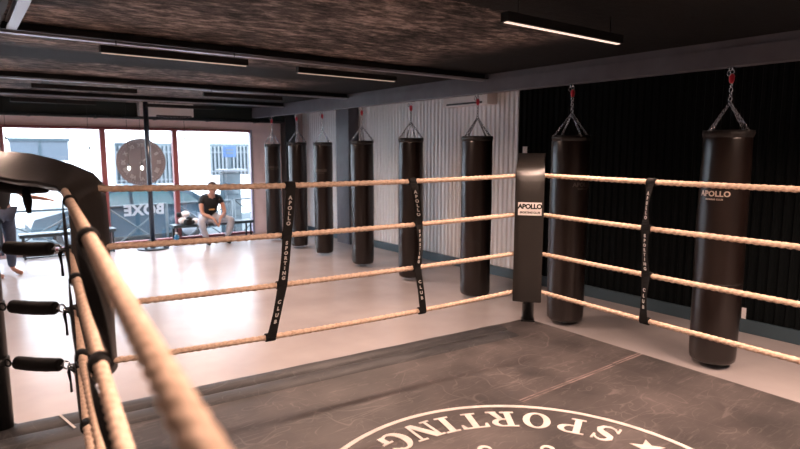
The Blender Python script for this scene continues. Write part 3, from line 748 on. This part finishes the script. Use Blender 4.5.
for (x, y, z, lb) in [(.66, 11.25, 1.95, 'clear hanging bulb at the far left above the folded pad'), (2.45, 11.2, 1.50, 'clear hanging bulb before the left half of the clock'), (2.68, 11.25, 1.50, 'clear hanging bulb before the clock, beside the dark pole'),
                      (3.47, 11.25, 1.98, 'small clear bulb hanging just right of the middle window mullion'), (1.84, 11.25, 1.80, 'small clear bulb hanging left of the first window mullion')]:
    e = empty('pendant_bulb', (x, y, z), 0, lb, 'hanging bulb', 'clear bulbs hanging on thin cords')
    bm = bmesh.new(); bar(bm, (0, 0, .06), (0, 0, CZ - z), .003, 6); link('cord', bm, 'blacksteel', e)
    bm = bmesh.new(); lathe(bm, [(0, .07), (.014, .07), (.016, .02), (.012, .015), (0, .015)], 12); link('socket', bm, 'blacksteel', e)
    s = 1 if z < 1.6 or x < 1 else .55
    bm = bmesh.new(); lathe(bm, [(0, -.06 * s), (.012 * s, -.055 * s), (.024 * s, -.03 * s), (.022 * s, -.005 * s), (.012 * s, .02), (0, .02)], 16); link('bulb_glass', bm, 'bulb' if s == 1 else 'bulbglass', e)

e = empty('air_conditioner', (3.17, WY - .16, 2.42), 0, 'white wall air conditioner mounted above the windows, left of centre', 'air conditioner')
bm = bmesh.new(); B(bm, -.48, .48, -.22, 0, 0, .27, .02); smooth_by_angle(link('housing', bm, 'plastic', e), 40)
bm = bmesh.new(); B(bm, -.20, .44, -.2205, -.19, -.006, .022, .003); link('air_vent', bm, 'lampbody', e)
bm = bmesh.new(); B(bm, -.42, -.34, -.226, -.2, .03, .2, .003); link('side_panel', bm, 'lampbody', e)
e = empty('air_conditioner', (WX - .03, 6.25, 2.44), 0, 'white box air conditioner high on the corrugated wall, partly behind the grey beam', 'air conditioner')
bm = bmesh.new(); B(bm, -.20, 0, -.50, .42, 0, .2, .015); smooth_by_angle(link('housing', bm, 'plastic', e), 40)
bm = bmesh.new(); B(bm, -.206, -.16, -.40, .34, .02, .045, .002); link('air_vent', bm, 'lampbody', e)

# switch and socket on the black wall
e = tag(link('wall_switch', B(bmesh.new(), -.012, 0, -.035, .035, -.05, .05, .003), 'plastic', loc=(WX - .027, 5.22, 1.80)), 'small white wall switch on the dark wall just right of the pale corrugated sheets', 'switch')
e = tag(link('wall_socket', B(bmesh.new(), -.012, 0, -.02, .02, -.055, .055, .003), 'plastic', loc=(WX - .027, 2.36, .19)), 'small white socket low on the dark wall beside the largest bag', 'socket')

# ------------------------------------------------------------------ floor-standing pole, benches, gear
e = empty('round_based_pole', (2.76, 11.10, 0), 0, 'dark blue floor-to-ceiling pole on a round base in front of the middle window', 'pole')
bm = bmesh.new(); lathe(bm, [(0, .001), (.27, .001), (.28, .012), (.27, .028), (.05, .04), (0, .04)], 32); link('base_disk', bm, 'bluepole', e)
bm = bmesh.new(); lathe(bm, [(0, .035), (.042, .035), (.042, 2.659), (0, 2.659)], 20); link('pole', bm, 'bluepole', e)
bm = bmesh.new()
for k in range(4):
    a = pi / 4 + k * pi / 2; tube(bm, [(.25 * cos(a), .25 * sin(a), .03), (.16 * cos(a), .16 * sin(a), .10), (.04 * cos(a), .04 * sin(a), .17)], .016, 8)
link('brace', bm, 'bluepole', e)

def bench(x0, x1, y, h, label):
    e = empty('bench', ((x0 + x1) / 2, y, 0), 0, label, 'bench'); w = (x1 - x0) / 2
    bm = bmesh.new(); B(bm, -w, w, -.15, .15, h - .06, h, .012); smooth_by_angle(link('seat', bm, 'benchtop', e), 40)
    for sx in (-w + .06, w - .06):
        for sy in (-.12, .12):
            bm = bmesh.new(); B(bm, sx - .014, sx + .014, sy - .014, sy + .014, 0, h - .058); link('leg', bm, 'blacksteel', e)
    bm = bmesh.new(); B(bm, -w + .06, w - .06, -.134, -.108, .012, .035); B(bm, -w + .06, w - .06, .108, .134, .012, .035); link('stretcher', bm, 'blacksteel', e)
    return e
bench(.72, 2.18, 11.32, .42, 'low dark bench under the left window, behind the second turnbuckle')
bench(3.18, 4.78, 11.36, .38, 'low dark bench under the right window on which a person sits')

def boxing_glove(loc, rz, m, label, s=1.0):
    e = empty('boxing_glove', loc, rz, label, 'boxing glove', 'boxing gloves piled on the bench')
    bm = bmesh.new(); t = bmesh.new(); bmesh.ops.create_uvsphere(t, u_segments=16, v_segments=10, radius=1)
    for v in t.verts: v.co = Vector((v.co.x * .095 * s, v.co.y * .070 * s, v.co.z * .068 * s)) + Vector((0, 0, .07 * s))
    for f in t.faces: f.smooth = True
    merge(bm, t); link('mitt', bm, m, e)
    bm = bmesh.new(); tube(bm, [(-.03 * s, -.055 * s, .075 * s), (.03 * s, -.08 * s, .07 * s), (.075 * s, -.065 * s, .07 * s)], [.028 * s, .03 * s, .018 * s], 10); link('thumb', bm, m, e)
    bm = bmesh.new(); tube(bm, [(-.06 * s, 0, .06 * s), (-.10 * s, 0, .055 * s), (-.17 * s, 0, .055 * s)], [.045 * s, .048 * s, .052 * s], 14); link('cuff', bm, 'white' if m != 'white' else 'tshirt', e)
    return e
boxing_glove((3.38, 11.32, .38), 2.0, 'white', 'white boxing glove at the left end of the right hand bench', 1.0)
boxing_glove((3.53, 11.36, .38), -1.2, 'tshirt', 'black boxing glove between the white ones on the bench', 1.05)
boxing_glove((3.60, 11.25, .38), .6, 'white', 'white boxing glove nearest the seated person', .85)
boxing_glove((3.44, 11.33, .515), -.4, 'white', 'white boxing glove lying on top of the pile', .9)
e = empty('water_bottle', (3.22, 11.2, 0), 0, 'blue water bottle standing on the floor by the middle mullion', 'bottle')
bm = bmesh.new(); lathe(bm, [(0, .001), (.04, .001), (.042, .02), (.042, .18), (.02, .215), (.018, .225), (0, .225)], 16); link('bottle_body', bm, 'bluevinyl', e)
bm = bmesh.new(); lathe(bm, [(0, .222), (.021, .222), (.021, .25), (0, .25)], 12); link('bottle_cap', bm, 'white', e)

# clock and lettering on the window
e = empty('window_clock', (2.76, WY + .012, 1.58), 0, 'large round translucent brown clock with white numerals on the middle window', 'clock')
bm = bmesh.new(); t = bmesh.new(); bmesh.ops.create_cone(t, cap_ends=True, segments=64, radius1=.44, radius2=.44, depth=.006); merge(bm, t, Matrix.Rotation(pi / 2, 4, 'X')); link('clock_face', bm, 'clockfilm', e)
bm = bmesh.new()
for k in range(60):
    a = 2 * pi * k / 60; t = bmesh.new(); L = .03 if k % 5 == 0 else .012; B(t, .40 - L, .405, -.004, .004, -.003, .003); merge(bm, t, Matrix.Translation((0, -.006, 0)) @ Matrix.Rotation(a, 4, 'Y'))
link('minute_ring', bm, 'glassprint', e)
for k, nme in enumerate(['XII', 'I', 'II', 'III', 'IIII', 'V', 'VI', 'VII', 'VIII', 'IX', 'X', 'XI']):
    a = pi / 2 - k * pi / 6; t = text_bm(nme, .095, .002, bold=.004)
    place(t, (.31 * cos(a), -.007, .31 * sin(a)), (sin(a), 0, -cos(a)), (cos(a), 0, sin(a))); link('numeral', t, 'glassprint', e)
for L, a, w in ((.20, radians(35), .014), (.30, radians(262), .010)):
    t = bmesh.new(); B(t, -.04, L, -.003, .003, -w, w); bm = bmesh.new(); merge(bm, t, Matrix.Translation((0, -.010, 0)) @ Matrix.Rotation(-a, 4, 'Y')); link('clock_hand', bm, 'glassprint', e)
t = text_bm('BOXE', .27, .001, mirror=True, bold=.012, spacing=1.05); place(t, (0, 0, 0), (1, 0, 0), (0, 0, 1))
tag(link('window_lettering', t, 'glassprint', loc=(2.77, WY + .012, .67)), 'white lettering BOXE read from behind on the middle window glass', 'lettering')

# ------------------------------------------------------------------ people
def skin(name, nodes, edges, m, parent, sub=1, root=0):
    me = bpy.data.meshes.new(name); keys = list(nodes); idx = {k: i for i, k in enumerate(keys)}
    me.from_pydata([nodes[k][0] for k in keys], [(idx[a], idx[b]) for a, b in edges], [])
    o = bpy.data.objects.new(name, me); COL.objects.link(o)
    md = o.modifiers.new('s', 'SKIN'); md.use_smooth_shade = True
    if not me.skin_vertices: return o
    for i, k in enumerate(keys):
        r = nodes[k][1]; me.skin_vertices[0].data[i].radius = (r, r) if not isinstance(r, tuple) else r
        me.skin_vertices[0].data[i].use_root = (i == root)
    sd = o.modifiers.new('u', 'SUBSURF'); sd.levels = sub; sd.render_levels = sub
    dg = bpy.context.evaluated_depsgraph_get(); new = bpy.data.meshes.new_from_object(o.evaluated_get(dg))
    o.modifiers.clear(); o.data = new; bpy.data.meshes.remove(me); new.name = name
    new.materials.clear(); new.materials.append(M[m])
    for p in new.polygons: p.use_smooth = True
    if parent: o.parent = parent
    return o
def hand(nodes, edges, pre, wrist, d, side):
    """palm and five fingers continuing from the wrist in direction d"""
    d = Vector(d).normalized(); sd = Vector(side).normalized(); w = Vector(wrist)
    nodes[pre + 'palm'] = (w + d * .07, .032); edges.append((pre + 'wrist', pre + 'palm'))
    for k, (u, L) in enumerate(((-.030, .062), (-.010, .072), (.010, .068), (.028, .052))):
        a = w + d * .10 + sd * u; b = w + d * (.10 + L * .6) + sd * u * 1.1; c = w + d * (.10 + L) + sd * u * 1.1 + Vector((0, 0, -.012))
        nodes[pre + 'f%da' % k] = (a, .010); nodes[pre + 'f%db' % k] = (b, .009); nodes[pre + 'f%dc' % k] = (c, .007)
        edges += [(pre + 'palm', pre + 'f%da' % k), (pre + 'f%da' % k, pre + 'f%db' % k), (pre + 'f%db' % k, pre + 'f%dc' % k)]
    nodes[pre + 'ta'] = (w + d * .05 - sd * .045, .012); nodes[pre + 'tb'] = (w + d * .085 - sd * .062, .010)
    edges += [(pre + 'palm', pre + 'ta'), (pre + 'ta', pre + 'tb')]
def head(e, c, f, hair='hair'):
    """eyes and hair on a head centred at c, face looking along f"""
    c = Vector(c); f = Vector(f).normalized(); r = Vector((0, 0, 1)).cross(f).normalized(); u = f.cross(r)
    for s in (-1, 1):
        t = bmesh.new(); bmesh.ops.create_uvsphere(t, u_segments=8, v_segments=6, radius=.011); bmesh.ops.translate(t, vec=c + f * .088 + r * .032 * s + u * .005, verts=t.verts); link('eye', t, 'shoe', e)
    t = bmesh.new(); bmesh.ops.create_uvsphere(t, u_segments=16, v_segments=12, radius=1)
    for v in t.verts[:]:
        p = v.co.copy()
        if p.dot(Vector((0, 0, 1))) < -.15 + .9 * max(0, p.dot(Vector((0, 1, 0)))): pass
        v.co = c + r * p.x * .088 + f * (p.y * .103 - .012) + u * (p.z * .098 + .028)
        v.select = False
    kill = [v for v in t.verts if (v.co - c).dot(u) < -.02 + .10 * max(0, ((v.co - c).dot(f) + .03) / .09)]
    bmesh.ops.delete(t, geom=kill, context='VERTS')
    for fc in t.faces: fc.smooth = True
    o = link('hair', t, hair, e); md = o.modifiers.new('t', 'SOLIDIFY'); md.thickness = .008

# seated person: leaning forward, elbows on thighs, hands joined between the knees
px, py = 3.90, 11.34
e = empty('person', (px, py, 0), 0, 'person in black t-shirt and light grey trousers sitting on the right bench, leaning forward', 'person')
H = .47
N_, E_ = {}, []
N_['pelvis'] = (Vector((0, .02, H)), .12); N_['belly'] = (Vector((0, -.03, H + .16)), (.12, .105)); N_['chest'] = (Vector((0, -.13, H + .36)), (.14, .11)); N_['neckb'] = (Vector((0, -.19, H + .47)), .065)
N_['neck'] = (Vector((0, -.225, H + .51)), .052); N_['head'] = (Vector((0, -.26, H + .60)), .082); N_['crown'] = (Vector((0, -.25, H + .665)), .078); N_['chin'] = (Vector((0, -.315, H + .545)), .035); N_['nose'] = (Vector((0, -.352, H + .60)), .012)
E_ += [('pelvis', 'belly'), ('belly', 'chest'), ('chest', 'neckb'), ('neckb', 'neck'), ('neck', 'head'), ('head', 'crown'), ('head', 'chin'), ('head', 'nose')]
for s, p in ((-1, 'l'), (1, 'r')):
    N_[p + 'ear'] = (Vector((s * .088, -.25, H + .60)), .014); E_.append(('head', p + 'ear'))
    N_[p + 'sh'] = (Vector((s * .165, -.13, H + .40)), .058); N_[p + 'ua'] = (Vector((s * .21, -.19, H + .28)), .048); N_[p + 'el'] = (Vector((s * .22, -.27, H + .12)), .040)
    N_[p + 'fa'] = (Vector((s * .14, -.37, H + .07)), .036); N_[p + 'wrist'] = (Vector((s * .06, -.45, H + .03)), .027)
    E_ += [('chest', p + 'sh'), (p + 'sh', p + 'ua'), (p + 'ua', p + 'el'), (p + 'el', p + 'fa'), (p + 'fa', p + 'wrist')]
    hand(N_, E_, p, N_[p + 'wrist'][0], (-s * .35, -.3, -.9), (0, s, 0))
    N_[p + 'hip'] = (Vector((s * .10, 0, H - .02)), .092); N_[p + 'th'] = (Vector((s * .20, -.22, H)), .078); N_[p + 'kn'] = (Vector((s * .30, -.42, H - .01)), .058)
    N_[p + 'cf'] = (Vector((s * .26, -.41, H - .18)), .052); N_[p + 'an'] = (Vector((s * .19, -.40, .09)), .036); N_[p + 'to'] = (Vector((s * .20, -.52, .045)), .033)
    E_ += [('pelvis', p + 'hip'), (p + 'hip', p + 'th'), (p + 'th', p + 'kn'), (p + 'kn', p + 'cf'), (p + 'cf', p + 'an'), (p + 'an', p + 'to')]
skin('body', N_, E_, 'skin', e)
def grow(keys, k, m, name, extra=None, ends=None):
    nn = {a: (Vector(N_[a][0]), tuple(x + k for x in N_[a][1]) if isinstance(N_[a][1], tuple) else N_[a][1] + k) for a in keys}
    if extra: nn.update(extra)
    ed = [(a, b) for a, b in E_ if a in nn and b in nn] + (ends or [])
    return skin(name, nn, ed, m, e)
grow(['belly', 'chest', 'pelvis', 'lsh', 'lua', 'rsh', 'rua', 'neckb'], .016, 'tshirt', 'tshirt')
grow(['pelvis', 'lhip', 'lth', 'lkn', 'lcf', 'lan', 'rhip', 'rth', 'rkn', 'rcf', 'ran'], .018, 'greytrousers', 'trousers')
for p in 'lr':
    a, b = N_[p + 'an'][0], N_[p + 'to'][0]
    skin('shoe', {'a': (a + Vector((0, .03, -.045)), .048), 'b': (a + Vector((0, -.03, -.03)), .05), 'c': (b + Vector((0, 0, -.005)), .042), 'd': (b + Vector((0, -.05, -.012)), .03)}, [('a', 'b'), ('b', 'c'), ('c', 'd')], 'shoe', e)
head(e, (0, -.26, H + .61), (0, -1, -.25))
bm = bmesh.new(); 
for k, (w, z) in enumerate(((.10, .33), (.12, .29), (.08, .25), (.11, .21))): B(bm, -w / 2, w / 2, -.012, .0, z - .013, z + .013)
o = link('shirt_print', bm, 'gold', e); o.location = (0, -.235, H - .02); o.rotation_euler = (radians(-18), 0, 0)

# standing person at the left edge, mostly out of frame and behind the pad
px, py = .43, 9.97
e = empty('person', (px, py, 0), radians(35), 'person in black t-shirt and jeans standing barefoot at the left edge, arm held out', 'person')
N_, E_ = {}, []
N_['pelvis'] = (Vector((0, 0, .95)), (.135, .10)); N_['belly'] = (Vector((0, -.01, 1.12)), (.125, .095)); N_['chest'] = (Vector((0, 0, 1.32)), (.15, .11)); N_['neckb'] = (Vector((0, .01, 1.46)), .06)
N_['neck'] = (Vector((0, -.005, 1.52)), .052); N_['head'] = (Vector((0, -.02, 1.62)), .08); N_['crown'] = (Vector((0, -.005, 1.685)), .075); N_['chin'] = (Vector((0, -.07, 1.565)), .035); N_['nose'] = (Vector((0, -.112, 1.625)), .012)
E_ += [('pelvis', 'belly'), ('belly', 'chest'), ('chest', 'neckb'), ('neckb', 'neck'), ('neck', 'head'), ('head', 'crown'), ('head', 'chin'), ('head', 'nose')]
for s, p in ((-1, 'l'), (1, 'r')):
    N_[p + 'ear'] = (Vector((s * .086, -.01, 1.62)), .014); E_.append(('head', p + 'ear'))
    N_[p + 'sh'] = (Vector((s * .18, 0, 1.39)), .055)
    if s > 0: pts = ((.23, -.06, 1.24), (.27, -.16, 1.14), (.32, -.28, 1.12), (.37, -.40, 1.10)); dd = (.25, -.9, -.15)
    else: pts = ((-.24, .01, 1.26), (-.27, .02, 1.10), (-.28, -.03, .98), (-.28, -.08, .86)); dd = (0, -.15, -1)
    for nm, q_, r in zip(('ua', 'el', 'fa', 'wrist'), pts, (.046, .039, .036, .026)): N_[p + nm] = (Vector(q_), r)
    E_ += [('chest', p + 'sh'), (p + 'sh', p + 'ua'), (p + 'ua', p + 'el'), (p + 'el', p + 'fa'), (p + 'fa', p + 'wrist')]
    hand(N_, E_, p, N_[p + 'wrist'][0], dd, (0, 1, 0) if s < 0 else (.9, .25, 0))
    N_[p + 'hip'] = (Vector((s * .10, 0, .90)), .092); N_[p + 'th'] = (Vector((s * .115, -.01, .70)), .080); N_[p + 'kn'] = (Vector((s * .12, -.02, .49)), .056)
    N_[p + 'cf'] = (Vector((s * .125, .0, .32)), .054); N_[p + 'an'] = (Vector((s * .13, .01, .085)), .035); N_[p + 'ft'] = (Vector((s * .14, -.10, .035)), .034); N_[p + 'to'] = (Vector((s * .145, -.17, .024)), (.036, .022))
    E_ += [('pelvis', p + 'hip'), (p + 'hip', p + 'th'), (p + 'th', p + 'kn'), (p + 'kn', p + 'cf'), (p + 'cf', p + 'an'), (p + 'an', p + 'ft'), (p + 'ft', p + 'to')]
skin('body', N_, E_, 'skin', e)
grow(['belly', 'chest', 'pelvis', 'lsh', 'lua', 'rsh', 'rua', 'neckb'], .022, 'tshirt', 'tshirt', extra={'hem': (Vector((0, 0, .78)), (.175, .14))}, ends=[('pelvis', 'hem')])
grow(['pelvis', 'lhip', 'lth', 'lkn', 'lcf', 'lan', 'rhip', 'rth', 'rkn', 'rcf', 'ran'], .018, 'jeans', 'jeans')
head(e, (0, -.015, 1.63), (0, -1, 0))

# ------------------------------------------------------------------ the street outside
GZ = -.45
bm = bmesh.new(); B(bm, -14, 30, WY + .16, 34, GZ - .1, GZ); struct(link('street_ground', bm, 'asphalt'))
FY = 20
bld = empty('street_building', (6, FY, GZ), 0, 'pale rendered building across the street with barred windows', 'building')
bm = bmesh.new(); B(bm, -16, 18, 0, 4, 0, 9); link('wall', bm, 'facade', bld)
bm = bmesh.new(); B(bm, -4.75, -3.30, -.05, 0, 1.95, 2.52); link('roller_shutter', bm, 'shutter', bld)
bm = bmesh.new(); B(bm, -4.80, -3.25, -.09, 0, 2.52, 2.60); B(bm, -4.06, -3.99, -.07, 0, 1.95, 2.52); link('shutter_box', bm, 'terminal', bld)
for (x0, x1, z0, z1) in ((3.98, 5.85, .72, 2.04), (7.0, 8.60, .95, 2.03), (10.2, 11.8, .9, 2.0)):
    bm = bmesh.new(); B(bm, x0 - 6, x1 - 6, -.02, 0, z0 - GZ, z1 - GZ); w = link('window', bm, 'darkglass', bld)
    bm = bmesh.new(); n = int((x1 - x0) / .13)
    for k in range(n + 1):
        x = x0 - 6 + (x1 - x0) * k / n; B(bm, x - .022, x + .022, -.10, -.06, z0 - GZ, z1 - GZ - .1)
    for z in (z0 - GZ + .12, z1 - GZ - .30): B(bm, x0 - 6, x1 - 6, -.11, -.05, z - .02, z + .02)
    link('window_bars', bm, 'bars', w)
# parked car, side on
e = empty('parked_car', (3.25, 15.6, GZ), 0, 'slate blue hatchback parked in the street outside the middle window', 'car')
prof = [(-2.05, .30), (-2.08, .55), (-2.0, .74), (-1.35, .90), (-1.0, .95), (-.45, 1.30), (.1, 1.40), (.9, 1.37), (1.45, 1.22), (1.85, .95), (2.02, .85), (2.08, .55), (2.0, .28), (1.70, .25), (1.62, .48), (1.30, .60), (.98, .48), (.90, .22), (-.90, .22), (-.98, .48), (-1.30, .60), (-1.62, .48), (-1.70, .27)]
bm = bmesh.new()
def inset(x, z): return .86 - (.16 * max(0, (z - .9) / .5))
L = [bm.verts.new((x, -inset(x, z), z)) for x, z in prof]; R_ = [bm.verts.new((x, inset(x, z), z)) for x, z in prof]
bm.faces.new(L); bm.faces.new(R_[::-1])
for i in range(len(prof)): bm.faces.new((L[i], L[(i + 1) % len(prof)], R_[(i + 1) % len(prof)], R_[i]))
bmesh.ops.triangulate(bm, faces=[f for f in bm.faces if len(f.verts) > 4]); link('car_body', bm, 'carpaint', e)
for poly in ([(-.95, .93), (-.42, 1.25), (-.05, 1.31), (-.05, .93)], [(.03, .93), (.03, 1.31), (.85, 1.28), (1.0, .93)], [(1.07, .93), (.95, 1.26), (1.35, 1.16), (1.62, .93)]):
    for sd in (-1, 1):
        bm = bmesh.new(); vs = [bm.verts.new((x, sd * (inset(x, z) + .006), z)) for x, z in poly]; vb = [bm.verts.new((x, sd * (inset(x, z) - .01), z)) for x, z in poly]
        bm.faces.new(vs); bm.faces.new(vb[::-1])
        for i in range(4): bm.faces.new((vs[i], vs[(i + 1) % 4], vb[(i + 1) % 4], vb[i]))
        link('side_window', bm, 'carglass', e)
for sx in (-1.30, 1.30):
    for sy in (-.78, .78):
        bm = bmesh.new(); t = bmesh.new(); lathe(t, [(0, -.10), (.20, -.10), (.29, -.095), (.32, -.06), (.32, .06), (.29, .095), (.20, .10), (0, .10)], 24); merge(bm, t, Matrix.Translation((sx, sy, .32)) @ Matrix.Rotation(pi / 2, 4, 'X')); w = link('wheel', bm, 'tyre', e)
        bm = bmesh.new(); t = bmesh.new(); lathe(t, [(0, .105), (.19, .103), (.20, .08)], 16); merge(bm, t, Matrix.Translation((sx, sy, .32)) @ Matrix.Rotation(pi / 2 if sy < 0 else -pi / 2, 4, 'X')); link('hub_cap', bm, 'channel', w)
# crossed-bar street railings
def railing(x0, x1, y, label):
    e = empty('street_railing', ((x0 + x1) / 2, y, GZ), 0, label, 'railing'); w = (x1 - x0) / 2; h = 1.10
    for sx in (-w, w): bm = bmesh.new(); bar(bm, (sx, 0, 0), (sx, 0, h), .028, 10); link('post', bm, 'railing', e)
    bm = bmesh.new(); bar(bm, (-w, 0, h), (w, 0, h), .024, 8); bar(bm, (-w, 0, .15), (w, 0, .15), .018, 8); link('rail', bm, 'railing', e)
    bm = bmesh.new(); bar(bm, (-w, 0, .15), (w, 0, h), .016, 8); bar(bm, (-w, .03, h), (w, .03, .15), .016, 8); link('cross_bar', bm, 'railing', e)
railing(.25, 1.95, 13.0, 'crossed-bar metal street railing outside the left window')
railing(2.35, 3.55, 13.0, 'crossed-bar metal street railing in front of the parked car, left section')
railing(3.75, 5.0, 13.0, 'crossed-bar metal street railing behind the seated person')
railing(5.15, 6.3, 13.2, 'crossed-bar metal street railing at the right end of the windows')
# payment terminal
e = empty('street_terminal', (5.38, 14.0, GZ), 0, 'blue-grey street payment terminal with a pale canopy and a blue sign', 'street terminal')
bm = bmesh.new(); B(bm, -.22, .22, -.14, .14, 0, 1.68, .02); link('cabinet', bm, 'terminal', e)
bm = bmesh.new(); B(bm, -.33, .33, -.30, .14, 1.74, 1.79, .008); B(bm, -.16, .16, -.10, .1, 1.66, 1.76); link('canopy', bm, 'bars', e)
bm = bmesh.new(); B(bm, -.035, .035, -.02, .02, 1.75, 2.10); link('sign_post', bm, 'terminal', e)
bm = bmesh.new(); B(bm, -.16, .16, -.04, .01, 2.08, 2.36, .006); sg = link('sign', bm, 'signblue', e)
bm = bmesh.new(); B(bm, -.10, .10, -.046, -.04, 2.24, 2.28); B(bm, -.10, .10, -.046, -.04, 2.16, 2.20); link('sign_marks', bm, 'railing', sg)
bm = bmesh.new(); B(bm, -.15, .15, -.15, -.14, 1.15, 1.45); link('screen', bm, 'darkglass', e)
for k in range(4):
    bm = bmesh.new(); B(bm, -.18, .18, -.148, -.14, .2 + k * .22, .34 + k * .22); link('front_panel', bm, 'railing', e)
